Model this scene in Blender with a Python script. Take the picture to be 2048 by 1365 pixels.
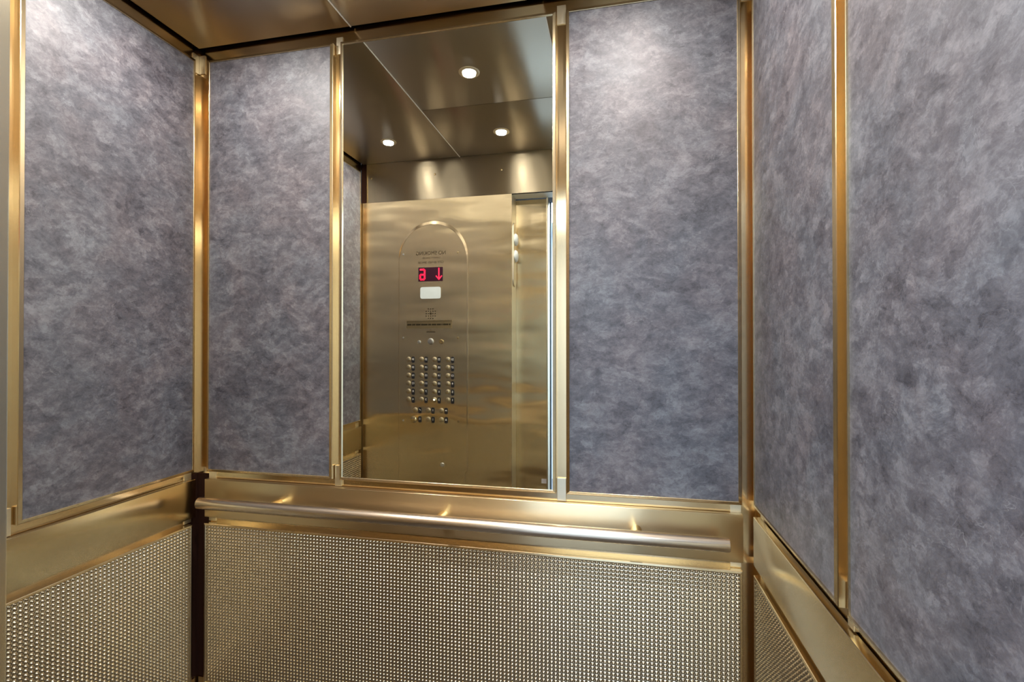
import bpy, bmesh, math, random
import numpy as np
from mathutils import Vector, Matrix

random.seed(7)
for o in list(bpy.data.objects):
    bpy.data.objects.remove(o)
sc = bpy.context.scene
COL = sc.collection

# ---------------------------------------------------------------- camera
FPX, YAW, PITCH, ROLL = 981.22, -12.0492, 0.3813, 0.0157
cam_d = bpy.data.cameras.new('camera')
cam_d.sensor_width = 36.0
cam_d.lens = 36.0 * FPX / 2048.0
cam_d.clip_start = 0.02
cam = bpy.data.objects.new('camera', cam_d)
COL.objects.link(cam)
cam.location = (0.0, -1.6, 1.42)
cam.rotation_mode = 'XYZ'
cam.rotation_euler = (math.radians(90 + PITCH), 0, math.radians(-YAW))
cam.rotation_euler = (Matrix.Rotation(math.radians(-YAW), 3, 'Z') @ Matrix.Rotation(math.radians(90 + PITCH), 3, 'X')
                      @ Matrix.Rotation(math.radians(-ROLL), 3, 'Z')).to_euler()
sc.camera = cam

# ---------------------------------------------------------------- world, exposure
world = bpy.data.worlds.new('world')
sc.world = world
world.use_nodes = True
world.node_tree.nodes['Background'].inputs[0].default_value = (0.75, 0.85, 1.0, 1)
world.node_tree.nodes['Background'].inputs[1].default_value = 0.15
sc.view_settings.view_transform = 'Standard'
sc.view_settings.look = 'None'
sc.view_settings.gamma = 1.0
sc.view_settings.exposure = 0.12
sc.cycles.max_bounces = 9
sc.cycles.glossy_bounces = 7
sc.cycles.diffuse_bounces = 5
sc.cycles.sample_clamp_indirect = 3.0
sc.cycles.caustics_reflective = True
sc.cycles.blur_glossy = 1.0

# ---------------------------------------------------------------- dimensions (metres)
XL, XR = -1.5818, 0.4165          # side walls (recessed metal behind the panels)
YF = -1.272                       # front wall
ZC = 2.5555                       # ceiling face
MID = (XL + XR) / 2

# downlights (a real lamp of the place: six recessed cans) and the lobby's ceiling lamp
SPOT_X = (-1.25, -0.60, 0.05)
SPOT_Y = (-0.397, -0.98)
SPOT_W = 9.5
SPOT_COL = (1.0, 0.93, 0.86)
for sx in SPOT_X:
    for sy in SPOT_Y:
        L = bpy.data.lights.new('downlight_lamp', 'AREA')
        L.shape = 'DISK'
        L.size = 0.052
        L.energy = SPOT_W
        L.color = SPOT_COL
        L.spread = math.radians(180)
        lo = bpy.data.objects.new('downlight_lamp', L)
        lo.location = (sx, sy, ZC - 0.0095)
        COL.objects.link(lo)
L = bpy.data.lights.new('lobby_lamp', 'AREA')
L.shape = 'RECTANGLE'; L.size = 3.0; L.size_y = 1.4
L.energy = 185.0
L.color = (0.70, 0.84, 1.0)
lo = bpy.data.objects.new('lobby_lamp', L)
lo.location = (0.1, -2.3, 2.56)
COL.objects.link(lo)

# ---------------------------------------------------------------- materials
def new_mat(name):
    m = bpy.data.materials.new(name)
    m.use_nodes = True
    nt = m.node_tree
    b = nt.nodes['Principled BSDF']
    return m, nt, b

def vadd(nt, t, **kw):
    n = nt.nodes.new(t)
    for k, v in kw.items():
        if k.startswith('i_'):
            n.inputs[k[2:].replace('_', ' ')].default_value = v
        else:
            setattr(n, k, v)
    return n

def metal(name, col, rough, tangent, aniso=0.8, grain=(1, 1, 1), wob=0.0, wobscale=3.0, rvar=0.06, cvar=0.05):
    """Brushed metal: 'tangent' is the direction in which highlights stretch (across the brushing)."""
    m, nt, b = new_mat(name)
    b.inputs['Metallic'].default_value = 1.0
    b.inputs['Anisotropic'].default_value = aniso
    if tangent is not None:
        cx = vadd(nt, 'ShaderNodeCombineXYZ')
        for i in range(3):
            cx.inputs[i].default_value = tangent[i]
        nt.links.new(cx.outputs[0], b.inputs['Tangent'])
    geo = vadd(nt, 'ShaderNodeNewGeometry')
    mp = vadd(nt, 'ShaderNodeMapping')
    mp.inputs['Scale'].default_value = grain
    nt.links.new(geo.outputs['Position'], mp.inputs['Vector'])
    n1 = vadd(nt, 'ShaderNodeTexNoise')
    n1.inputs['Scale'].default_value = 1.0
    n1.inputs['Detail'].default_value = 4.0
    nt.links.new(mp.outputs[0], n1.inputs['Vector'])
    mr = vadd(nt, 'ShaderNodeMapRange')
    mr.inputs['To Min'].default_value = rough - rvar
    mr.inputs['To Max'].default_value = rough + rvar
    nt.links.new(n1.outputs[0], mr.inputs['Value'])
    nt.links.new(mr.outputs[0], b.inputs['Roughness'])
    mx = vadd(nt, 'ShaderNodeMix', data_type='RGBA')
    c0 = [max(0, c * (1 - cvar)) for c in col] + [1]
    c1 = [min(1, c * (1 + cvar)) for c in col] + [1]
    mx.inputs[6].default_value = c0
    mx.inputs[7].default_value = c1
    nt.links.new(n1.outputs[0], mx.inputs[0])
    nt.links.new(mx.outputs[2], b.inputs['Base Color'])
    if wob > 0:
        n2 = vadd(nt, 'ShaderNodeTexNoise')
        n2.inputs['Scale'].default_value = wobscale
        n2.inputs['Detail'].default_value = 1.5
        mp2 = vadd(nt, 'ShaderNodeMapping')
        mp2.inputs['Scale'].default_value = (0.5, 0.5, 1.6)
        nt.links.new(geo.outputs['Position'], mp2.inputs['Vector'])
        nt.links.new(mp2.outputs[0], n2.inputs['Vector'])
        bp = vadd(nt, 'ShaderNodeBump')
        bp.inputs['Strength'].default_value = 1.0
        bp.inputs['Distance'].default_value = wob
        nt.links.new(n2.outputs[0], bp.inputs['Height'])
        nt.links.new(bp.outputs[0], b.inputs['Normal'])
    return m

BR = (0.68, 0.545, 0.335)
BRW = (0.70, 0.525, 0.30)
MX, MY, MZ = (1, 0, 0), (0, 1, 0), (0, 0, 1)
M = {}
# walls behind panels: vertical brushing, highlights spread sideways as bands
M['reveal_back'] = metal('brushed_bronze_reveal_back', BRW, 0.16, MX, 0.7, (420, 420, 3), rvar=0.006, cvar=0.006)
M['reveal_side'] = metal('brushed_bronze_reveal_side', BRW, 0.18, MY, 0.7, (420, 420, 3), rvar=0.006, cvar=0.006)
M['frame'] = metal('bronze_frame', BR, 0.22, None, 0.0, (40, 40, 40), rvar=0.004, cvar=0.01)
M['rail_back'] = metal('brushed_bronze_band_back', BR, 0.30, MZ, 0.85, (3, 420, 420), rvar=0.015, cvar=0.006)
M['rail_side'] = metal('brushed_bronze_band_side', (0.62, 0.50, 0.30), 0.2, MZ, 0.4, (420, 3, 420), rvar=0.015, cvar=0.006)
M['emboss'] = metal('embossed_bronze', (0.68, 0.585, 0.42), 0.12, None, 0.0, (30, 30, 30), rvar=0.03)
M['ceiling'] = metal('brushed_bronze_ceiling', (0.44, 0.38, 0.29), 0.28, MY, 0.9, (3, 420, 420), rvar=0.002, cvar=0.004)
M['header'] = metal('brushed_bronze_header', (0.42, 0.35, 0.24), 0.25, MZ, 0.92, (3, 420, 420), rvar=0.015, cvar=0.006)
M['return'] = metal('brushed_bronze_return', (0.72, 0.58, 0.36), 0.23, MX, 0.87, (420, 420, 3), wob=0.020, wobscale=3.4, rvar=0.01, cvar=0.006)
M['return_side'] = metal('brushed_bronze_return_side', (0.72, 0.64, 0.46), 0.27, MY, 0.7, (420, 420, 3), rvar=0.003, cvar=0.005)
M['clip'] = metal('pale_bronze_clip', (0.80, 0.72, 0.54), 0.38, None, 0.0, (60, 60, 60), rvar=0.04)
M['bar'] = metal('satin_bronze_handrail', (0.66, 0.56, 0.44), 0.27, None, 0.0, (3, 420, 420), rvar=0.002, cvar=0.004)
M['button'] = metal('satin_button', (0.62, 0.52, 0.34), 0.3, None, 0.0, (60, 60, 60), rvar=0.01, cvar=0.02)
M['rim'] = metal('satin_rim', (0.55, 0.43, 0.27), 0.22, None, 0.0, (60, 60, 60), rvar=0.01, cvar=0.02)
M['steel'] = metal('satin_steel', (0.62, 0.60, 0.54), 0.3, None, 0.0, (60, 60, 60))
M['brass'] = metal('polished_brass', (0.80, 0.62, 0.32), 0.16, None, 0.0, (60, 60, 60), rvar=0.02)
M['slot'] = metal('notice_bronze', (0.34, 0.26, 0.14), 0.38, None, 0.0, (60, 60, 60))
M['dark_bronze'] = metal('dark_bronze', (0.22, 0.16, 0.08), 0.42, None, 0.0, (60, 60, 60))

def plain(name, col, rough=0.6, emis=None, es=0.0, spec=0.5):
    m, nt, b = new_mat(name)
    geo = vadd(nt, 'ShaderNodeNewGeometry')
    n = vadd(nt, 'ShaderNodeTexNoise')
    n.inputs['Scale'].default_value = 30.0
    nt.links.new(geo.outputs['Position'], n.inputs['Vector'])
    mx = vadd(nt, 'ShaderNodeMix', data_type='RGBA')
    mx.inputs[6].default_value = [c * 0.94 for c in col] + [1]
    mx.inputs[7].default_value = [min(1, c * 1.06) for c in col] + [1]
    nt.links.new(n.outputs[0], mx.inputs[0])
    nt.links.new(mx.outputs[2], b.inputs['Base Color'])
    b.inputs['Roughness'].default_value = rough
    b.inputs['Specular IOR Level'].default_value = spec
    if emis:
        b.inputs['Emission Color'].default_value = (*emis, 1)
        b.inputs['Emission Strength'].default_value = es
    return m

M['black'] = plain('black_plastic', (0.012, 0.011, 0.012), 0.3)
M['ink'] = plain('engraved_ink', (0.022, 0.016, 0.008), 0.9, spec=0.05)
M['white_ink'] = plain('white_numeral', (0.6, 0.58, 0.55), 0.5)
M['lens'] = plain('white_lens', (0.40, 0.43, 0.42), 0.35)
M['led'] = plain('red_display', (0.4, 0.0, 0.02), 0.5, (1.0, 0.01, 0.05), 1.6)
M['display'] = plain('display_glass', (0.02, 0.002, 0.008), 0.4, spec=0.2)
M['soffit'] = plain('pale_soffit', (0.50, 0.51, 0.46), 0.45)
M['flange'] = metal('pale_return_edge', (0.80, 0.76, 0.62), 0.4, None, 0.0, (60, 60, 60), rvar=0.01, cvar=0.01)
M['seam'] = plain('pale_seam_trim', (0.78, 0.76, 0.70), 0.5)
M['glow'] = plain('lamp_glow', (1, 1, 1), 0.5, (1.0, 0.97, 0.93), 14.0)
M['lit'] = plain('lit_button_glow', (1, 0.9, 0.7), 0.5, (1.0, 0.85, 0.55), 2.5)
M['dark_brown'] = plain('dark_brown_matte', (0.018, 0.006, 0.003), 0.9, spec=0.1)
M['lobby_white'] = plain('lobby_paint', (0.66, 0.69, 0.72), 0.7)
M['lobby_floor'] = plain('lobby_floor', (0.22, 0.22, 0.23), 0.5)
M['landing_door'] = plain('landing_door_paint', (0.10, 0.15, 0.22), 0.45)
M['car_floor'] = plain('car_floor_stone', (0.03, 0.023, 0.018), 0.6)
M['sticker'] = plain('sticker_paper', (0.45, 0.42, 0.44), 0.6)

def mirror_mat():
    m, nt, b = new_mat('mirror_glass')
    b.inputs['Metallic'].default_value = 1.0
    b.inputs['Roughness'].default_value = 0.004
    geo = vadd(nt, 'ShaderNodeNewGeometry')
    n = vadd(nt, 'ShaderNodeTexNoise')
    n.inputs['Scale'].default_value = 2.0
    nt.links.new(geo.outputs['Position'], n.inputs['Vector'])
    mx = vadd(nt, 'ShaderNodeMix', data_type='RGBA')
    mx.inputs[6].default_value = (0.88, 0.91, 0.87, 1)
    mx.inputs[7].default_value = (0.90, 0.92, 0.88, 1)
    nt.links.new(n.outputs[0], mx.inputs[0])
    nt.links.new(mx.outputs[2], b.inputs['Base Color'])
    return m
M['mirror'] = mirror_mat()

def laminate_mat(name, strokes, seed, gain=0.51):
    """mottled slate blue suede-look laminate; 'strokes' scales the coordinates so strokes lean along one axis"""
    m, nt, b = new_mat(name)
    lk = nt.links.new
    geo = vadd(nt, 'ShaderNodeNewGeometry')
    mp = vadd(nt, 'ShaderNodeMapping')
    mp.inputs['Location'].default_value = (seed * 3.1, seed * 1.7, seed * 2.3)
    lk(geo.outputs['Position'], mp.inputs['Vector'])
    # warp
    w = vadd(nt, 'ShaderNodeTexNoise')
    w.inputs['Scale'].default_value = 7.0; w.inputs['Detail'].default_value = 3.0
    lk(mp.outputs[0], w.inputs['Vector'])
    ws = vadd(nt, 'ShaderNodeVectorMath', operation='SUBTRACT'); ws.inputs[1].default_value = (.5, .5, .5)
    lk(w.outputs['Color'], ws.inputs[0])
    wm = vadd(nt, 'ShaderNodeVectorMath', operation='SCALE'); wm.inputs['Scale'].default_value = 0.05
    lk(ws.outputs[0], wm.inputs[0])
    wa = vadd(nt, 'ShaderNodeVectorMath', operation='ADD')
    lk(mp.outputs[0], wa.inputs[0]); lk(wm.outputs[0], wa.inputs[1])
    st = vadd(nt, 'ShaderNodeMapping')
    st.inputs['Scale'].default_value = strokes[0]
    st.inputs['Rotation'].default_value = strokes[1]
    lk(wa.outputs[0], st.inputs['Vector'])
    def noise(scale, detail, rough, dist, src):
        n = vadd(nt, 'ShaderNodeTexNoise')
        n.inputs['Scale'].default_value = scale
        n.inputs['Detail'].default_value = detail
        n.inputs['Roughness'].default_value = rough
        n.inputs['Distortion'].default_value = dist
        lk(src.outputs[0], n.inputs['Vector'])
        return n
    big = noise(3.5, 4.0, 0.6, 0.2, wa)
    midn = noise(22.0, 10.0, 0.78, 0.35, st)
    fine = noise(75.0, 6.0, 0.8, 0.8, st)
    def dabs(scale, amt, nscale, wk):
        wn = noise(nscale, 4.0, 0.65, 0.2, mp)
        a1 = vadd(nt, 'ShaderNodeVectorMath', operation='SUBTRACT'); a1.inputs[1].default_value = (.5, .5, .5)
        lk(wn.outputs['Color'], a1.inputs[0])
        a2 = vadd(nt, 'ShaderNodeVectorMath', operation='SCALE'); a2.inputs['Scale'].default_value = amt
        lk(a1.outputs[0], a2.inputs[0])
        a3 = vadd(nt, 'ShaderNodeVectorMath', operation='ADD')
        lk(st.outputs[0], a3.inputs[0]); lk(a2.outputs[0], a3.inputs[1])
        v = vadd(nt, 'ShaderNodeTexVoronoi', feature='SMOOTH_F1')
        v.inputs['Scale'].default_value = scale; v.inputs['Smoothness'].default_value = 0.12
        lk(a3.outputs[0], v.inputs['Vector'])
        sp = vadd(nt, 'ShaderNodeSeparateColor')
        lk(v.outputs['Color'], sp.inputs[0])
        return mul(sp, wk)
    hue = noise(5.0, 4.0, 0.6, 0.6, mp)
    def mul(a, k):
        n = vadd(nt, 'ShaderNodeMath', operation='MULTIPLY'); n.inputs[1].default_value = k
        lk(a.outputs[0], n.inputs[0]); return n
    def add(a, c):
        n = vadd(nt, 'ShaderNodeMath', operation='ADD')
        lk(a.outputs[0], n.inputs[0]); lk(c.outputs[0], n.inputs[1]); return n
    tot = add(add(add(mul(big, 0.22), mul(midn, 0.40)), mul(fine, 0.26)), add(dabs(24.0, 0.08, 20.0, 0.06), dabs(50.0, 0.05, 46.0, 0.06)))
    rp = vadd(nt, 'ShaderNodeValToRGB')
    e = rp.color_ramp.elements
    e[0].position = 0.385; e[0].color = (0.060 * gain, 0.058 * gain, 0.072 * gain, 1)
    e[1].position = 0.62; e[1].color = (0.31 * gain, 0.31 * gain, 0.33 * gain, 1)
    k = e.new(0.50); k.color = (0.158 * gain, 0.155 * gain, 0.176 * gain, 1)
    lk(tot.outputs[0], rp.inputs[0])
    tint = vadd(nt, 'ShaderNodeValToRGB')
    t = tint.color_ramp.elements
    t[0].position = 0.36; t[0].color = (1.05, 0.98, 0.99, 1)
    t[1].position = 0.64; t[1].color = (0.95, 1.0, 1.05, 1)
    lk(hue.outputs[0], tint.inputs[0])
    mm = vadd(nt, 'ShaderNodeMix', data_type='RGBA', blend_type='MULTIPLY')
    mm.inputs[0].default_value = 1.0
    lk(rp.outputs[0], mm.inputs[6]); lk(tint.outputs[0], mm.inputs[7])
    # sparse pale hair strokes
    vo = vadd(nt, 'ShaderNodeTexVoronoi', feature='DISTANCE_TO_EDGE')
    vo.inputs['Scale'].default_value = 16.0
    wa2 = vadd(nt, 'ShaderNodeVectorMath', operation='ADD')
    wm2 = vadd(nt, 'ShaderNodeVectorMath', operation='SCALE'); wm2.inputs['Scale'].default_value = 0.16
    w2 = noise(22.0, 3.0, 0.6, 1.0, mp)
    ws2 = vadd(nt, 'ShaderNodeVectorMath', operation='SUBTRACT'); ws2.inputs[1].default_value = (.5, .5, .5)
    lk(w2.outputs['Color'], ws2.inputs[0]); lk(ws2.outputs[0], wm2.inputs[0])
    lk(mp.outputs[0], wa2.inputs[0]); lk(wm2.outputs[0], wa2.inputs[1])
    lk(wa2.outputs[0], vo.inputs['Vector'])
    vr = vadd(nt, 'ShaderNodeMapRange')
    vr.inputs['From Min'].default_value = 0.0; vr.inputs['From Max'].default_value = 0.035
    vr.inputs['To Min'].default_value = 1.0; vr.inputs['To Max'].default_value = 0.0
    lk(vo.outputs[0], vr.inputs['Value'])
    gate = noise(9.0, 4.0, 0.7, 0.5, st)
    gr = vadd(nt, 'ShaderNodeMapRange')
    gr.inputs['From Min'].default_value = 0.56; gr.inputs['From Max'].default_value = 0.68
    gr.inputs['To Max'].default_value = 0.42
    lk(gate.outputs[0], gr.inputs['Value'])
    g2 = vadd(nt, 'ShaderNodeMath', operation='MULTIPLY')
    lk(vr.outputs[0], g2.inputs[0]); lk(gr.outputs[0], g2.inputs[1])
    fin = vadd(nt, 'ShaderNodeMix', data_type='RGBA')
    lk(g2.outputs[0], fin.inputs[0]); lk(mm.outputs[2], fin.inputs[6])
    fin.inputs[7].default_value = (0.45 * gain, 0.45 * gain, 0.47 * gain, 1)
    lk(fin.outputs[2], b.inputs['Base Color'])
    b.inputs['Roughness'].default_value = 0.5
    b.inputs['Specular IOR Level'].default_value = 0.45
    bp = vadd(nt, 'ShaderNodeBump'); bp.inputs['Strength'].default_value = 0.25; bp.inputs['Distance'].default_value = 0.002
    lk(midn.outputs[0], bp.inputs['Height']); lk(bp.outputs[0], b.inputs['Normal'])
    return m
LAM_B = ((0.75, 1.0, 1.25), (0, math.radians(20), 0))
LAM_S = ((1.0, 0.8, 1.2), (math.radians(-25), 0, 0))
M['lam_back'] = laminate_mat('slate_laminate_back', LAM_B, 1.0)
M['lam_side'] = laminate_mat('slate_laminate_side', LAM_S, 2.0)

# ---------------------------------------------------------------- helpers
def finish(bm, bevel=0.0, segs=2):
    if bevel > 0:
        bmesh.ops.bevel(bm, geom=list(bm.edges), offset=bevel, segments=segs, affect='EDGES', profile=0.5)
    bmesh.ops.recalc_face_normals(bm, faces=bm.faces)
    return bm

def box(x0, x1, y0, y1, z0, z1, bevel=0.0, segs=2, bm=None):
    b = bmesh.new()
    vs = [b.verts.new((x, y, z)) for x in (x0, x1) for y in (y0, y1) for z in (z0, z1)]
    for f in ((0, 1, 3, 2), (4, 6, 7, 5), (0, 4, 5, 1), (2, 3, 7, 6), (0, 2, 6, 4), (1, 5, 7, 3)):
        b.faces.new([vs[i] for i in f])
    finish(b, bevel, segs)
    if bm is not None:
        tmp = bpy.data.meshes.new('t'); b.to_mesh(tmp); b.free(); bm.from_mesh(tmp); bpy.data.meshes.remove(tmp)
        return bm
    return b

def cyl(p0, p1, r, n=32, bevel=0.0, r1=None, bm=None):
    """cylinder / cone frustum between two points"""
    b = bmesh.new()
    p0, p1 = Vector(p0), Vector(p1)
    d = (p1 - p0); L_ = d.length
    bmesh.ops.create_cone(b, cap_ends=True, segments=n, radius1=r, radius2=r if r1 is None else r1, depth=L_)
    rot = Vector((0, 0, 1)).rotation_difference(d.normalized()).to_matrix().to_4x4()
    if bevel > 0:
        ed = [e for e in b.edges if len(e.link_faces) == 2 and any(len(f.verts) > 4 for f in e.link_faces)]
        bmesh.ops.bevel(b, geom=ed, offset=bevel, segments=3, affect='EDGES', profile=0.5)
    bmesh.ops.transform(b, matrix=Matrix.Translation((p0 + p1) / 2) @ rot, verts=b.verts)
    bmesh.ops.recalc_face_normals(b, faces=b.faces)
    if bm is not None:
        tmp = bpy.data.meshes.new('t'); b.to_mesh(tmp); b.free(); bm.from_mesh(tmp); bpy.data.meshes.remove(tmp)
        return bm
    return b

def lathe(profile, origin, axis, n=40):
    """profile = [(r, h)...] spun about 'axis' at origin"""
    b = bmesh.new()
    rings = []
    for r, h in profile:
        if r < 1e-6:
            rings.append([b.verts.new((0, 0, h))])
        else:
            rings.append([b.verts.new((r * math.cos(2 * math.pi * i / n), r * math.sin(2 * math.pi * i / n), h)) for i in range(n)])
    for A, B in zip(rings, rings[1:]):
        if len(A) == 1 and len(B) == 1:
            continue
        for i in range(n):
            j = (i + 1) % n
            if len(A) == 1: b.faces.new((A[0], B[i], B[j]))
            elif len(B) == 1: b.faces.new((A[i], A[j], B[0]))
            else: b.faces.new((A[i], A[j], B[j], B[i]))
    rot = Vector((0, 0, 1)).rotation_difference(Vector(axis)).to_matrix().to_4x4()
    bmesh.ops.transform(b, matrix=Matrix.Translation(Vector(origin)) @ rot, verts=b.verts)
    bmesh.ops.recalc_face_normals(b, faces=b.faces)
    return b

def obj(name, bm, mat, parent=None, smooth=None, kind=None, label=None, cat=None, group=None):
    me = bpy.data.meshes.new(name)
    if isinstance(bm, bpy.types.Mesh):
        me = bm
    else:
        bm.to_mesh(me); bm.free()
    if parent is not None:
        off = parent_world(parent)
        if off.length > 0 and not isinstance(bm, bpy.types.Mesh):
            me.transform(Matrix.Translation(-off))
    if mat is not None and len(me.materials) == 0:
        me.materials.append(mat)
    if smooth is not None:
        me.shade_smooth()
        me.set_sharp_from_angle(angle=math.radians(smooth))
    o = bpy.data.objects.new(name, me)
    COL.objects.link(o)
    if parent is not None:
        o.parent = parent
    tag(o, kind, label, cat, group)
    return o

def parent_world(p):
    v = Vector((0, 0, 0))
    while p is not None:
        v += p.location
        p = p.parent
    return v

def tag(o, kind=None, label=None, cat=None, group=None):
    if kind: o['kind'] = kind
    if label: o['label'] = label
    if cat: o['category'] = cat
    if group: o['group'] = group

def thing(name, label, cat, loc=(0, 0, 0), group=None):
    o = bpy.data.objects.new(name, None)
    o.empty_display_size = 0.1
    COL.objects.link(o)
    o.location = loc
    tag(o, None, label, cat, group)
    return o

# maps from wall coordinates (u along the wall, v = height, n = out into the car) to world
def map_back(u, v, n): return (u, -n, v)
def map_left(u, v, n): return (XL + n, -u, v)      # u = distance from the back wall
def map_right(u, v, n): return (XR - n, -u, v)

def slab(mp, u0, u1, v0, v1, n0, n1, bevel=0.0, segs=2):
    a, c = mp(u0, v0, n0), mp(u1, v1, n1)
    return box(min(a[0], c[0]), max(a[0], c[0]), min(a[1], c[1]), max(a[1], c[1]), min(a[2], c[2]), max(a[2], c[2]), bevel, segs)

def frame(mp, u0, u1, v0, v1, prof):
    """mitred frame: prof = [(inset, n)...]"""
    b = bmesh.new()
    rings = []
    for ins, n in prof:
        rings.append([b.verts.new(mp(*p, n)) for p in ((u0 + ins, v0 + ins), (u1 - ins, v0 + ins), (u1 - ins, v1 - ins), (u0 + ins, v1 - ins))])
    for A, B in zip(rings, rings[1:]):
        for i in range(4):
            j = (i + 1) % 4
            b.faces.new((A[i], A[j], B[j], B[i]))
    bmesh.ops.recalc_face_normals(b, faces=b.faces)
    # make sure the bevel faces the room
    nn = Vector(mp(0, 0, 1)) - Vector(mp(0, 0, 0))
    if sum(f.normal.dot(nn) * f.calc_area() for f in b.faces) < 0:
        bmesh.ops.reverse_faces(b, faces=b.faces)
    return b

P = 0.022
PROF = [(0.0, 0.0), (0.0, P - 0.0015), (0.0015, P), (0.0095, P + 0.0025), (0.0105, P + 0.0018), (0.0105, P - 0.004)]
ZPT, ZPB = 2.5011, 0.9386
ZRT, ZRB = 0.9094, 0.7667
ZMT, ZMB = 0.7435, 0.135

def wall_panel(mp, u0, u1, label, lam, sub='panel_face', name='wall_panel', cat='panel', group='slate laminate wall panels'):
    base = Vector(mp((u0 + u1) / 2, ZPB, 0.0))
    t = thing(name, label, cat, base, group)
    obj(sub, slab(mp, u0 + 0.010, u1 - 0.010, ZPB + 0.010, ZPT - 0.010, 0.001, P - 0.0015), lam, t)
    obj('frame', frame(mp, u0, u1, ZPB, ZPT, PROF), M['frame'], t, label='bevelled bronze frame')
    return t

# ---------------------------------------------------------------- shell
T = 0.03
wb = obj('wall_back', box(XL - T, XR + T, 0.0, T, 0.0, 2.62), M['reveal_back'], kind='structure')
wl = obj('wall_left', box(XL - T, XL, YF - 0.0, 0.0, 0.0, 2.62), M['reveal_side'], kind='structure')
wr = obj('wall_right', box(XR, XR + T, YF - 0.0, 0.0, 0.0, 2.62), M['reveal_side'], kind='structure')
fl = obj('floor', box(XL - T, XR + T, -1.46, T, -0.04, 0.0), M['car_floor'], kind='structure')
# ceiling: dark shell above, brushed panels hanging under it with a shadow gap round the walls
cl = obj('ceiling', box(XL - T, XR + T, YF - 0.02, T, 2.62, 2.65), M['dark_brown'], kind='structure')
GAPW = 0.014
XS = (-0.927, 2 * MID + 0.927)
CX0, CX1, CY0, CY1 = XL + GAPW, XR - GAPW, YF + 0.001, -GAPW
YS = -0.675
for (a, b_, c, d) in ((CX0, XS[0], CY0, CY1), (XS[0], XS[1], CY0, YS), (XS[0], XS[1], YS, CY1), (XS[1], CX1, CY0, CY1)):
    g = 0.0008
    obj('ceiling_panel', box(a + g, b_ - g, c + g, d - g, ZC, ZC + 0.018, 0.0015), M['ceiling'], cl, smooth=40)
obj('seam_strip', box(XS[0] - 0.0018, XS[0] + 0.0018, CY0, CY1, ZC - 0.0025, ZC + 0.01), M['seam'], cl)
obj('seam_strip', box(XS[1] - 0.0012, XS[1] + 0.0012, CY0, CY1, ZC - 0.0006, ZC + 0.01), M['seam'], cl)
obj('seam_strip', box(XS[0] + 0.002, XS[1] - 0.002, YS - 0.0008, YS + 0.0008, ZC - 0.0004, ZC + 0.01), M['ceiling'], cl)

# kick base at the foot of the walls
for nm, mp, u0, u1 in (('baseboard_back', map_back, XL + 0.001, XR - 0.001), ('baseboard_left', map_left, 0.016, 1.27), ('baseboard_right', map_right, 0.016, 1.27)):
    bm = slab(mp, u0, u1, 0.0, 0.150, 0.0, 0.008)
    obj(nm, bm, M['dark_bronze'] if nm == 'x' else M['reveal_back' if nm.endswith('back') else 'reveal_side'], kind='structure')

# ---------------------------------------------------------------- back wall
XL1, XR1, XM0, XM1, XP0, XP1 = -1.5216, -0.9928, -0.9638, -0.1917, -0.1590, 0.3656
wall_panel(map_back, XL1, XR1, 'slate blue mottled panel between left corner and mirror', M['lam_back'])
wall_panel(map_back, XP0, XP1, 'pale slate blue mottled panel between mirror and right corner', M['lam_back'])
mt = wall_panel(map_back, XM0, XM1, 'tall bronze-framed mirror on back wall reflecting the operating panel', M['mirror'], sub='mirror_glass', name='wall_mirror', cat='mirror', group=None)

def band(mp, u0, u1, label, mat):
    t = thing('rail_band', label, 'band', Vector(mp((u0 + u1) / 2, ZRB, 0)), 'bronze bands round the walls')
    bm = slab(mp, u0, u1, ZRB, ZRT, 0.003, 0.0225, 0.0016, 3)
    obj('band_plate', bm, mat, t, smooth=30)
    for a, b_ in ((u0 + 0.002, u0 + 0.032), (u1 - 0.032, u1 - 0.002)):
        obj('spacer', slab(mp, a, b_, ZRB - 0.020, ZRT + 0.026, 0.0, 0.0029), M['clip'], t, label='pale spacer strip behind band end')
    return t
band(map_back, -1.5278, 0.3682, 'bronze horizontal band on back wall behind the handrail', M['rail_back'])
band(map_left, 0.029, 1.245, 'bronze horizontal band across left wall', M['rail_side'])
band(map_right, 0.029, 1.245, 'bronze horizontal band across right wall', M['rail_side'])

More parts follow.
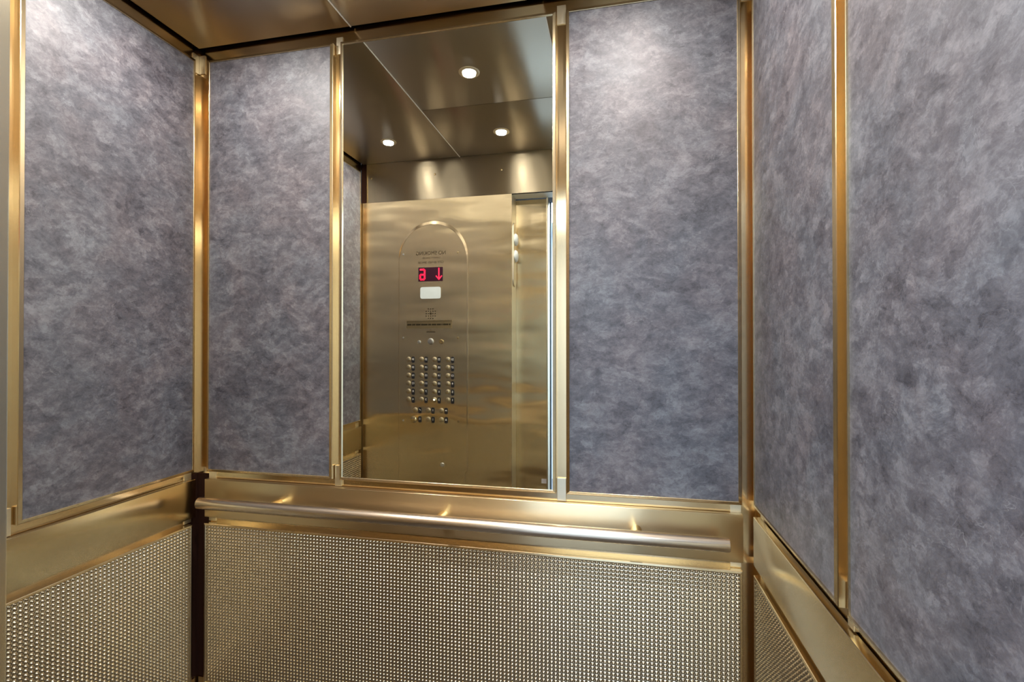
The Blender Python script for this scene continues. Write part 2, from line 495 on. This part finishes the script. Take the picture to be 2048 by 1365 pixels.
# embossed sheet: real relief, staggered bumps and pits
PU, PV, NS = 0.0130, 0.0120, 8
def emboss_mesh(name, mp, u0, u1, v0, v1, n0, amp=0.0028):
    nu = int(round((u1 - u0) / PU * NS)); nv = int(round((v1 - v0) / PV * NS))
    U = np.linspace(u0, u1, nu + 1); V = np.linspace(v0, v1, nv + 1)
    UU, VV = np.meshgrid(U, V)
    a = 2 * np.pi * (UU - u0) / PU; c = 2 * np.pi * (VV - v0) / PV
    h = np.cos(c) * (0.66 * np.cos(a) + 0.36) + 0.42 * np.cos(a)
    N = n0 + amp * h
    fade = np.minimum(np.minimum(UU - u0, u1 - UU), np.minimum(VV - v0, v1 - VV))
    N = np.where(fade < 0.002, n0 - 0.0005, N)
    X, Y, Z = mp(UU, VV, N)
    X = np.broadcast_to(X, UU.shape); Y = np.broadcast_to(Y, UU.shape); Z = np.broadcast_to(Z, UU.shape)
    co = np.stack([X, Y, Z], -1).reshape(-1, 3).astype(np.float32)
    idx = np.arange((nu + 1) * (nv + 1)).reshape(nv + 1, nu + 1)
    q = np.stack([idx[:-1, :-1], idx[:-1, 1:], idx[1:, 1:], idx[1:, :-1]], -1).reshape(-1, 4)
    e1 = co[q[0, 1]] - co[q[0, 0]]; e2 = co[q[0, 3]] - co[q[0, 0]]
    nn = np.array(mp(0., 0., 1.)) - np.array(mp(0., 0., 0.))
    if np.dot(np.cross(e1, e2), nn) < 0:
        q = q[:, ::-1]
    me = bpy.data.meshes.new(name)
    me.vertices.add(len(co)); me.vertices.foreach_set('co', co.ravel())
    me.loops.add(q.size); me.loops.foreach_set('vertex_index', q.ravel().astype(np.int32))
    me.polygons.add(len(q)); me.polygons.foreach_set('loop_start', np.arange(0, q.size, 4, dtype=np.int32))
    me.update(calc_edges=True)
    me.polygons.foreach_set('use_smooth', np.ones(len(q), dtype=bool))
    me.update()
    return me

PM = 0.0255
PROFM = [(0.0, 0.0), (0.0, PM - 0.0015), (0.0015, PM), (0.0070, PM + 0.001), (0.0080, PM), (0.0080, PM - 0.006)]
def kick_panel(mp, u0, u1, label):
    base = Vector(mp((u0 + u1) / 2, ZMB, 0))
    t = thing('embossed_panel', label, 'panel', base, 'embossed metal lower panels')
    me = emboss_mesh('embossed_sheet', mp, u0 + 0.0075, u1 - 0.0075, ZMB + 0.0075, ZMT - 0.0075, PM - 0.0035)
    me.transform(Matrix.Translation(-base))
    obj('embossed_sheet', me, M['emboss'], t, kind='stuff')
    obj('backing', slab(mp, u0 + 0.004, u1 - 0.004, ZMB + 0.004, ZMT - 0.004, 0.001, PM - 0.009), M['dark_bronze'], t)
    obj('frame', frame(mp, u0, u1, ZMB, ZMT, PROFM), M['frame'], t, label='thin bronze frame')
    return t
kick_panel(map_back, XL1 - 0.006, XP1, 'textured metal panel on back wall under the handrail')
kick_panel(map_left, 0.046, 1.235, 'textured metal panel at foot of left wall')
kick_panel(map_right, 0.042, 1.235, 'textured metal panel at foot of right wall')

# ---------------------------------------------------------------- side walls
for mp, side, y0 in ((map_left, 'left', 0.036), (map_right, 'right', 0.030)):
    wall_panel(mp, y0, 0.5955, 'slate mottled panel on %s wall next to the back corner' % side, M['lam_side'])
    wall_panel(mp, 0.6275 if side == 'left' else 0.632, 1.235, 'slate mottled panel on %s wall, the one nearer the door' % side, M['lam_side'])

obj('corner_strip', box(XL + 0.0005, XL + 0.0590, -0.0025, -0.0005, 0.151, 0.925), M['dark_brown'], wb)  # thin near-black brown strips laid over the lower left corner recess
obj('corner_strip', box(XL + 0.0005, XL + 0.0025, -0.040, -0.0026, 0.151, 0.925), M['dark_brown'], wl)
# pale clips in the ends of the reveals
def clip(mp, u0, u1, v0, v1, parent, n=0.004):
    obj('reveal_clip', slab(mp, u0, u1, v0, v1, 0.0002, n, 0.0006), M['clip'], parent, label='pale metal clip in the reveal')
for u0, u1 in ((XR1 + 0.003, XM0 - 0.001), (XM1 + 0.002, XP0 - 0.002)):
    clip(map_back, u0, u1, 2.469, 2.530, wb)
    clip(map_back, u0, u1, 0.912, 0.985, wb, 0.008)
clip(map_back, XL + 0.004, XL + 0.030, 2.4646, 2.535, wb)
clip(map_back, XR - 0.045, XR - 0.004, 2.4646, 2.535, wb)
for w_, mp in ((wl, map_left), (wr, map_right)):
    clip(mp, 0.6005, 0.6245, 0.912, 0.985, w_, 0.008)
    clip(mp, 0.6005, 0.6245, 2.469, 2.530, w_)
    clip(mp, 0.004, 0.030, 2.4646, 2.535, w_)

# ---------------------------------------------------------------- handrail
hr = thing('handrail', 'round satin bronze handrail on three posts along back wall', 'handrail', (-0.59, -0.0225, 0.84))
bar = cyl((-1.493, -0.0823, 0.84), (0.317, -0.0823, 0.84), 0.0208, 48, 0.002)
obj('bar', bar, M['bar'], hr, smooth=30)
for x in (-1.207, -0.5745, 0.0577):
    obj('post', cyl((x, -0.0226, 0.84), (x, -0.068, 0.84), 0.0178, 40), M['brass'], hr, smooth=30)

# ---------------------------------------------------------------- front wall: return plate, header, door
XE = -0.606
wf = obj('wall_front', box(XL, XE, YF - 0.004, YF, 0.0, 2.311), M['return'], kind='structure')
obj('return_flange', box(XE - 0.004, XE, YF - 0.125, YF - 0.004, 0.0, 2.311), M['flange'], wf)
obj('corner_reveal', box(XL, -1.5645, YF - 0.0, YF + 0.003, 0.0, 2.311), M['dark_bronze'], wf)
hd = obj('trim_1', box(-1.5425, XR - 0.04, YF - 0.004, YF, 2.312, ZC + 0.002), M['header'], kind='structure')
obj('soffit', box(XE, 0.36, YF - 0.125, YF - 0.004, 2.312, 2.316), M['soffit'], hd)
for p, c in (((-1.5095, 2.4632), 0), ((-1.0862, 2.4608), 1), ((-0.668, 2.4572), 0), ((-0.25, 2.4555), 0), ((0.17, 2.4540), 0)):
    obj('screw', lathe([(0.0065, 0.0), (0.0062, 0.0015), (0.003, 0.003), (0, 0.0033)], (p[0], YF, p[1]), (0, 1, 0), 16), M['brass' if not c else 'dark_bronze'], hd, smooth=40)
obj('header_back', box(XL, XR, YF - 0.02, YF - 0.006, 2.312, 2.62), M['dark_brown'], hd)
rt = obj('wall_front_right', box(0.36, XR, YF - 0.004, YF, 0.0, 2.311), M['return'], kind='structure')
obj('return_flange', box(0.36, 0.364, YF - 0.125, YF - 0.004, 0.0, 2.311), M['flange'], rt)
# car door leaf, nearly open
d1 = obj('door_1', box(-1.45, -0.411, -1.430, -1.400, 0.006, 2.306), M['return'], kind='structure')
obj('safety_edge', box(-0.411, -0.4010, -1.430, -1.347, 0.010, 2.300, 0.0015), M['return_side'], d1, smooth=40, label='upright safety edge strip')
obj('sticker', box(-0.4487, -0.4150, -1.400, -1.3992, 0.575, 0.602), M['sticker'], d1, label='small worn grey sticker')
d2 = obj('door_2', box(-1.45, -0.398, -1.500, -1.470, 0.006, 2.306), M['landing_door'], kind='structure')

# direction lantern on the door-side return
ln = thing('direction_lantern', 'upright car lantern with two round white lenses beside door opening', 'lantern', (XE, -1.345, 1.96))
bm = bmesh.new()
pts = []
for i in range(25):
    a = math.pi * i / 24
    pts.append((0.045 * math.cos(a), 0.15 + 0.045 * math.sin(a)))
for i in range(25):
    a = math.pi + math.pi * i / 24
    pts.append((0.045 * math.cos(a), -0.15 + 0.045 * math.sin(a)))
lo_ = [bm.verts.new((XE, -1.340 + p[0], 1.96 + p[1])) for p in pts]
hi_ = [bm.verts.new((XE + 0.006, -1.340 + p[0] * 0.92, 1.96 + p[1] * 0.985)) for p in pts]
bm.faces.new(hi_)
for i in range(len(pts)):
    j = (i + 1) % len(pts)
    bm.faces.new((lo_[i], lo_[j], hi_[j], hi_[i]))
finish(bm)
obj('lantern_plate', bm, M['clip'], ln, smooth=30)
for z in (2.053, 1.953):
    obj('lens', lathe([(0.037, 0), (0.037, 0.006), (0.030, 0.013), (0.015, 0.017), (0, 0.018)], (XE + 0.006, -1.350, z), (1, 0, 0)), M['lens'], ln, smooth=40, label='round white lens')

# ---------------------------------------------------------------- operating panel
OX, OZ = -1.0985, 1.95
cop = thing('operating_panel', 'arch-topped brass elevator operating panel with floor buttons, seen in mirror', 'control panel', (OX, YF, 0.30))
YP = YF + 0.009
def arch_outline(half, zs, zb, jog, n=40, inset=0.0):
    half -= inset * 0.28
    pts = [(OX - half, zb)]
    for i in range(n + 1):
        a = math.pi - math.pi * i / n
        hh = half - inset * 0.72 * math.sqrt(max(0.0, math.sin(a)))
        pts.append((OX + hh * math.cos(a), zs + hh * math.sin(a)))
    pts += [(OX + half, 0.66), (OX + half - jog, 0.645), (OX + half - jog, zb)]
    return pts
o_out = arch_outline(0.2235, OZ, 0.30, 0.013)
o_in = arch_outline(0.2235, OZ, 0.306, 0.013, inset=0.0190)
bm = bmesh.new()
A = [bm.verts.new((x, YF + 0.0002, z)) for x, z in o_out]
B = [bm.verts.new((x, YF + 0.003, z)) for x, z in o_out]
C = [bm.verts.new((x, YP + 0.001, z)) for x, z in o_in]
D_ = [bm.verts.new((x * 0.999 + OX * 0.001, YP, z)) for x, z in arch_outline(0.2235, OZ, 0.307, 0.013, inset=0.0205)]
for R0, R1 in ((A, B), (B, C), (C, D_)):
    for i in range(len(R0)):
        j = (i + 1) % len(R0)
        bm.faces.new((R0[i], R0[j], R1[j], R1[i]))
bmesh.ops.recalc_face_normals(bm, faces=bm.faces)
if sum(f.normal.y * f.calc_area() for f in bm.faces) < 0:
    bmesh.ops.reverse_faces(bm, faces=bm.faces)
obj('arch_rim', bm, M['rim'], cop, smooth=25, label='bevelled arched brass rim')
bm = bmesh.new()
fv = [bm.verts.new((x, YP, z)) for x, z in arch_outline(0.2235, OZ, 0.3065, 0.013, inset=0.0200)]
f = bm.faces.new(fv)
bmesh.ops.recalc_face_normals(bm, faces=bm.faces)
if f.normal.y < 0: bmesh.ops.reverse_faces(bm, faces=bm.faces)
obj('face_plate', bm, M['return'], cop)
# service cabinet door below the buttons with its lock
sd = obj('service_door', box(-1.215, -1.005, YP + 0.0001, YP + 0.0012, 0.34, 0.90, 0.0003), M['return'], cop)
obj('cabinet_lock', lathe([(0.0125, 0), (0.0125, 0.003), (0.009, 0.006), (0.003, 0.006), (0.003, 0.002), (0, 0.002)], (-1.0333, YP + 0.0012, 0.6912), (0, 1, 0), 28), M['steel'], sd, smooth=30)
for x, z in ((-1.2892, 1.9753), (-0.9354, 1.9738), (-1.2885, 1.4605), (-0.9351, 1.4595), (-1.2879, 0.9501), (-0.9317, 0.9555)):
    obj('screw', lathe([(0.0062, 0.0), (0.006, 0.001), (0.003, 0.0018), (0.0025, 0.0004), (0, 0.0004)], (x, YP, z), (0, 1, 0), 16), M['steel'] if x < -1.1 else M['dark_bronze'], cop, smooth=40)

def text_mesh(s, width, height, x, y, z, bold=0.0, depth=0.0004):
    """lettering readable from inside the car on the front wall (faces +y)"""
    cu = bpy.data.curves.new('t', 'FONT')
    cu.body = s; cu.size = 1.0; cu.offset = bold; cu.extrude = 0.0
    cu.align_x = 'LEFT'
    cu.resolution_u = 3
    to = bpy.data.objects.new('t', cu)
    COL.objects.link(to)
    dg = bpy.context.evaluated_depsgraph_get()
    dg.update()
    me = bpy.data.meshes.new_from_object(to.evaluated_get(dg))
    bpy.data.objects.remove(to); bpy.data.curves.remove(cu)
    n = len(me.vertices)
    co = np.empty(n * 3, np.float32); me.vertices.foreach_get('co', co); co = co.reshape(-1, 3)
    mn, mx_ = co.min(0), co.max(0)
    u = (co[:, 0] - (mn[0] + mx_[0]) / 2) / max(1e-6, mx_[0] - mn[0]) * width
    v = (co[:, 1] - (mn[1] + mx_[1]) / 2) / max(1e-6, mx_[1] - mn[1]) * height
    out = np.stack([x - u, np.full(n, y + depth), z + v], -1).astype(np.float32)
    me.vertices.foreach_set('co', out.ravel())
    me.update()
    me.name = 'lettering'
    return me

def place_mesh(name, me, mat, parent, **k):
    me.transform(Matrix.Translation(-parent_world(parent)))
    me.materials.clear()
    return obj(name, me, mat, parent, **k)

place_mesh('lettering', text_mesh('NO SMOKING', 0.190, 0.0225, -1.1095, YP, 1.9775, 0.0), M['ink'], cop, label='engraved words NO SMOKING')
place_mesh('lettering', text_mesh('CAPACITY 2500 LBS', 0.113, 0.0085, -1.1055, YP, 1.9480, 0.0), M['ink'], cop, label='small engraved capacity line')
place_mesh('lettering', text_mesh('CITY ID NO. 2P4158', 0.163, 0.0125, -1.1090, YP, 1.9205, 0.0), M['ink'], cop, label='engraved city number line')

# red display: arrow down and a 6
dp = obj('display', box(-1.1895, -1.0315, YP + 0.0001, YP + 0.0015, 1.8045, 1.8905), M['display'], cop, label='dark display window with red arrow and digit')
yd = YP + 0.0016
def strip(name, pts, w, mat, parent, y):
    bm = bmesh.new()
    for (x0, z0), (x1, z1) in zip(pts, pts[1:]):
        d = Vector((x1 - x0, 0, z1 - z0)); L_ = d.length
        if L_ < 1e-6: continue
        d /= L_
        nrm = Vector((-d.z, 0, d.x)) * w / 2
        e = d * (w * 0.45)
        p = [Vector((x0, y, z0)) - e + nrm, Vector((x0, y, z0)) - e - nrm, Vector((x1, y, z1)) + e - nrm, Vector((x1, y, z1)) + e + nrm]
        q = [v + Vector((0, 0.0006, 0)) for v in p]
        vs = [bm.verts.new(v) for v in p + q]
        for f in ((0, 1, 2, 3), (4, 7, 6, 5), (0, 4, 5, 1), (1, 5, 6, 2), (2, 6, 7, 3), (3, 7, 4, 0)):
            bm.faces.new([vs[i] for i in f])
    bmesh.ops.recalc_face_normals(bm, faces=bm.faces)
    return obj(name, bm, mat, parent)
# the digit stands left in the mirror picture: real x about -1.163 (the viewer's right)
gx, gz = -1.1630, 1.8475
strip('digit', [(gx - 0.012, gz + 0.030), (gx + 0.008, gz + 0.030), (gx + 0.015, gz + 0.024), (gx + 0.015, gz - 0.024), (gx + 0.009, gz - 0.031),
                (gx - 0.009, gz - 0.031), (gx - 0.014, gz - 0.024), (gx - 0.014, gz - 0.006), (gx - 0.009, gz - 0.001), (gx + 0.015, gz - 0.001)], 0.0100, M['led'], dp, yd)
ax = -1.0560
strip('arrow', [(ax, gz + 0.034), (ax, gz - 0.030)], 0.0075, M['led'], dp, yd)
strip('arrow', [(ax - 0.017, gz - 0.012), (ax, gz - 0.032), (ax + 0.017, gz - 0.012)], 0.0065, M['led'], dp, yd + 0.0002)

# white light lens
bm = box(-1.1760, -1.0445, YP + 0.0001, YP + 0.003, 1.6985, 1.7700)
ed = [e for e in bm.edges if abs((e.verts[0].co - e.verts[1].co).normalized().y) > 0.9]
bmesh.ops.bevel(bm, geom=ed, offset=0.012, segments=5, affect='EDGES', profile=0.5)
obj('light_lens', bm, M['lens'], cop, label='white rectangular light lens')

# speaker holes
pit = 0.0145
for i in range(5):
    for j in range(5):
        if (i in (0, 4)) and (j in (0, 4)): continue
        r = 0.0034 if (i, j) != (2, 2) else 0.007
        obj('speaker_hole', cyl((-1.1095 + (i - 2) * pit, YP + 0.0001, 1.607 - (j - 2) * pit), (-1.1095 + (i - 2) * pit, YP + 0.0006, 1.607 - (j - 2) * pit), r, 10), M['ink'], cop)
# notice strip with dark bars of engraved words, too blurred to read
ns = obj('notice_strip', box(-1.2654, -0.9732, YP + 0.0001, YP + 0.002, 1.5175, 1.5620), M['slot'], cop, label='dark bronze notice strip')
obj('strip_lip', box(-1.2670, -0.9716, YP + 0.0001, YP + 0.006, 1.5630, 1.5665), M['brass'], cop)
xx = -0.982
for wlen in (0.010, 0.034, 0.006, 0.026, 0.030, 0.020, 0.042, 0.030, 0.022, 0.028):
    obj('word', box(xx - wlen, xx, YP + 0.002, YP + 0.0026, 1.5355, 1.5455), M['ink'], ns)
    xx -= wlen + 0.0035
obj('caption', box(-1.137, -1.079, YP + 0.0001, YP + 0.0005, 1.4925, 1.4975), M['ink'], cop)
bm = bmesh.new()
vs = [bm.verts.new((-1.1085 + dx, YP + 0.0004, z)) for dx, z in ((-0.015, 1.5005), (0.015, 1.5005), (0, 1.508))]
bm.faces.new(vs)
obj('caption_mark', bm, M['dark_bronze'], cop)
# key switch, round button, key switch
obj('key_switch', lathe([(0.0105, 0), (0.0105, 0.003), (0.007, 0.005), (0.0035, 0.005), (0.003, 0.001), (0, 0.001)], (-1.1829, YP, 1.434), (0, 1, 0), 24), M['steel'], cop, smooth=30)
obj('indicator', lathe([(0.0195, 0), (0.0195, 0.002), (0.0155, 0.004), (0.0150, 0.003), (0.0130, 0.006), (0, 0.008)], (-1.1085, YP, 1.4375), (0, 1, 0), 32), M['steel'], cop, smooth=30, label='round pale indicator lens')
obj('key_switch', lathe([(0.0140, 0), (0.0140, 0.004), (0.0105, 0.007), (0.006, 0.007), (0.005, 0.002), (0, 0.002)], (-1.0403, YP, 1.4365), (0, 1, 0), 28), M['brass'], cop, smooth=30)

# floor buttons
btn_me = None
def button(x, z, mat=None, label=None, lit=False, knob=False):
    global btn_me
    if knob:
        return obj('stop_knob', lathe([(0.012, 0), (0.010, 0.010), (0.020, 0.018), (0.021, 0.026), (0.014, 0.031), (0, 0.032)], (x, YP, z), (0, 1, 0), 28), M['brass'], cop, smooth=35, label=label)
    if btn_me is None:
        o = obj('button', lathe([(0.0150, 0), (0.0150, 0.0030), (0.0130, 0.0045), (0.0120, 0.0030), (0.0115, 0.0060), (0.0095, 0.0072), (0, 0.0075)], (0, 0, 0), (0, 1, 0), 28), M['button'], None, smooth=35)
        btn_me = o.data
        bpy.data.objects.remove(o)
    o = bpy.data.objects.new('button', btn_me)
    COL.objects.link(o)
    o.parent = cop
    o.location = Vector((x, YP, z)) - parent_world(cop)
    if label: o['label'] = label
    if lit:
        obj('lamp', lathe([(0.0055, 0.0074), (0.003, 0.0088), (0, 0.009)], (x, YP, z), (0, 1, 0), 16), M['lit'], o)
    return o
def number_plate(x, z, s=None, sym=None):
    bm = box(x - 0.0105, x + 0.0105, YP + 0.0001, YP + 0.0022, z - 0.0190, z + 0.0190)
    ed = [e for e in bm.edges if abs((e.verts[0].co - e.verts[1].co).normalized().y) > 0.9]
    bmesh.ops.bevel(bm, geom=ed, offset=0.0075, segments=4, affect='EDGES', profile=0.5)
    p = obj('number_plate', bm, M['black'], cop)
    if s:
        me = text_mesh(s, 0.0030 if s == '1' else 0.0060 * len(s) + (0.002 if len(s) == 1 else 0.001), 0.0125, x, YP + 0.0022, z + 0.004, 0.012)
        place_mesh('numeral', me, M['white_ink'], p)
    if sym:
        bm = bmesh.new()
        for tri in sym:
            vs = [bm.verts.new((x + a * 0.001, YP + 0.0026, z + 0.003 + b_ * 0.001)) for a, b_ in tri]
            f = bm.faces.new(vs)
        bmesh.ops.recalc_face_normals(bm, faces=bm.faces)
        if bm.faces and [f for f in bm.faces][0].normal.y < 0:
            bmesh.ops.reverse_faces(bm, faces=bm.faces)
        obj('symbol', bm, M['white_ink'], p)
COLX = (-0.9985, -1.0845, -1.1685, -1.2525)     # the viewer's left to right
ROWZ = [1.3281 - 0.0491 * i for i in range(6)]
for r in range(6):
    for c in range(4):
        nfl = 1 + c + (5 - r) * 4
        lit = (r == 5 and c == 1)
        button(COLX[c], ROWZ[r], lit=lit, label='lit button glowing at its centre' if lit else None)
        number_plate(COLX[c] + 0.0300, ROWZ[r] - 0.003, str(nfl))
TRI_R = [(-6, 5), (-6, -5), (-1, 0)]; TRI_L = [(6, 5), (6, -5), (1, 0)]
TRI_RO = [(-1, 5), (-1, -5), (-6, 0)]; TRI_LO = [(1, 5), (1, -5), (6, 0)]
UPT = [(-6, -5), (6, -5), (0, 7)]
SYM = {(0, 0): [TRI_RO, TRI_LO], (0, 1): [[(-1.2, -6), (1.2, -6), (1.2, 6), (-1.2, 6)]], (0, 2): [[(-6, 5), (-3, 6), (6, -1), (5, -4)]],
       (1, 0): [UPT], (1, 1): [[(-1.2, -6), (1.2, -6), (1.2, 6), (-1.2, 6)], [(-4, -6), (4, -6), (4, -4.6), (-4, -4.6)]], (1, 2): [[(-5, 3), (5, 3), (5, 5), (-5, 5)], [(-5, -4), (5, -4), (5, -2), (-5, -2)]]}
for r, z in enumerate((1.018, 0.9625)):
    for c, x in enumerate((-1.0395, -1.1235, -1.2085)):
        if r == 1 and c == 2:
            button(x, z, knob=True, label='protruding brass stop knob')
        else:
            button(x, z)
        number_plate(x + 0.0300, z - 0.002, sym=SYM[(r, c)])

# ---------------------------------------------------------------- ceiling lights
names_pos = {(-1.25, -0.397): 'back left', (-0.60, -0.397): 'back middle', (0.05, -0.397): 'back right',
             (-1.25, -0.98): 'front left', (-0.60, -0.98): 'front middle', (0.05, -0.98): 'front right'}
proto = None
for (x, y), w in names_pos.items():
    t = thing('ceiling_light', 'small round downlight in the bronze ceiling, %s of the six' % w, 'light', (x, y, ZC), 'ceiling downlights')
    if proto is None:
        tr = obj('trim_ring', lathe([(0.044, 0.0), (0.0435, -0.0025), (0.038, -0.004), (0.0300, -0.003), (0.0285, -0.0005)], (x, y, ZC), (0, 0, 1), 40), M['clip'], t, smooth=30)
        le = obj('lens', lathe([(0.0285, -0.0005), (0.027, -0.003), (0.018, -0.006), (0.0, -0.008)], (x, y, ZC), (0, 0, 1), 32), M['glow'], t, smooth=60)
        proto = (tr, le)
    else:
        for s in proto:
            c = s.copy(); COL.objects.link(c); c.parent = t

# ---------------------------------------------------------------- lobby outside the door (behind the camera)
LY0, LY1 = -3.6, -1.53
obj('wall_landing', box(-2.2, -0.62, LY1 - 0.02, LY1, -0.04, 2.7), M['lobby_white'], kind='structure')
obj('wall_landing_right', box(0.40, 2.2, LY1 - 0.02, LY1, -0.04, 2.7), M['lobby_white'], kind='structure')
obj('wall_landing_header', box(-0.62, 0.40, LY1 - 0.02, LY1, 2.32, 2.7), M['lobby_white'], kind='structure')
obj('wall_lobby', box(-2.2, 2.2, LY0 - 0.03, LY0, -0.04, 2.7), M['lobby_white'], kind='structure')
obj('wall_lobby_left', box(-2.23, -2.2, LY0, LY1, -0.04, 2.7), M['lobby_white'], kind='structure')
obj('wall_lobby_right', box(2.2, 2.23, LY0, LY1, -0.04, 2.7), M['lobby_white'], kind='structure')
obj('floor_lobby', box(-2.2, 2.2, LY0, -1.462, -0.04, 0.0), M['lobby_floor'], kind='structure')
obj('ceiling_lobby', box(-2.2, 2.2, LY0, LY1, 2.62, 2.66), M['lobby_white'], kind='structure')
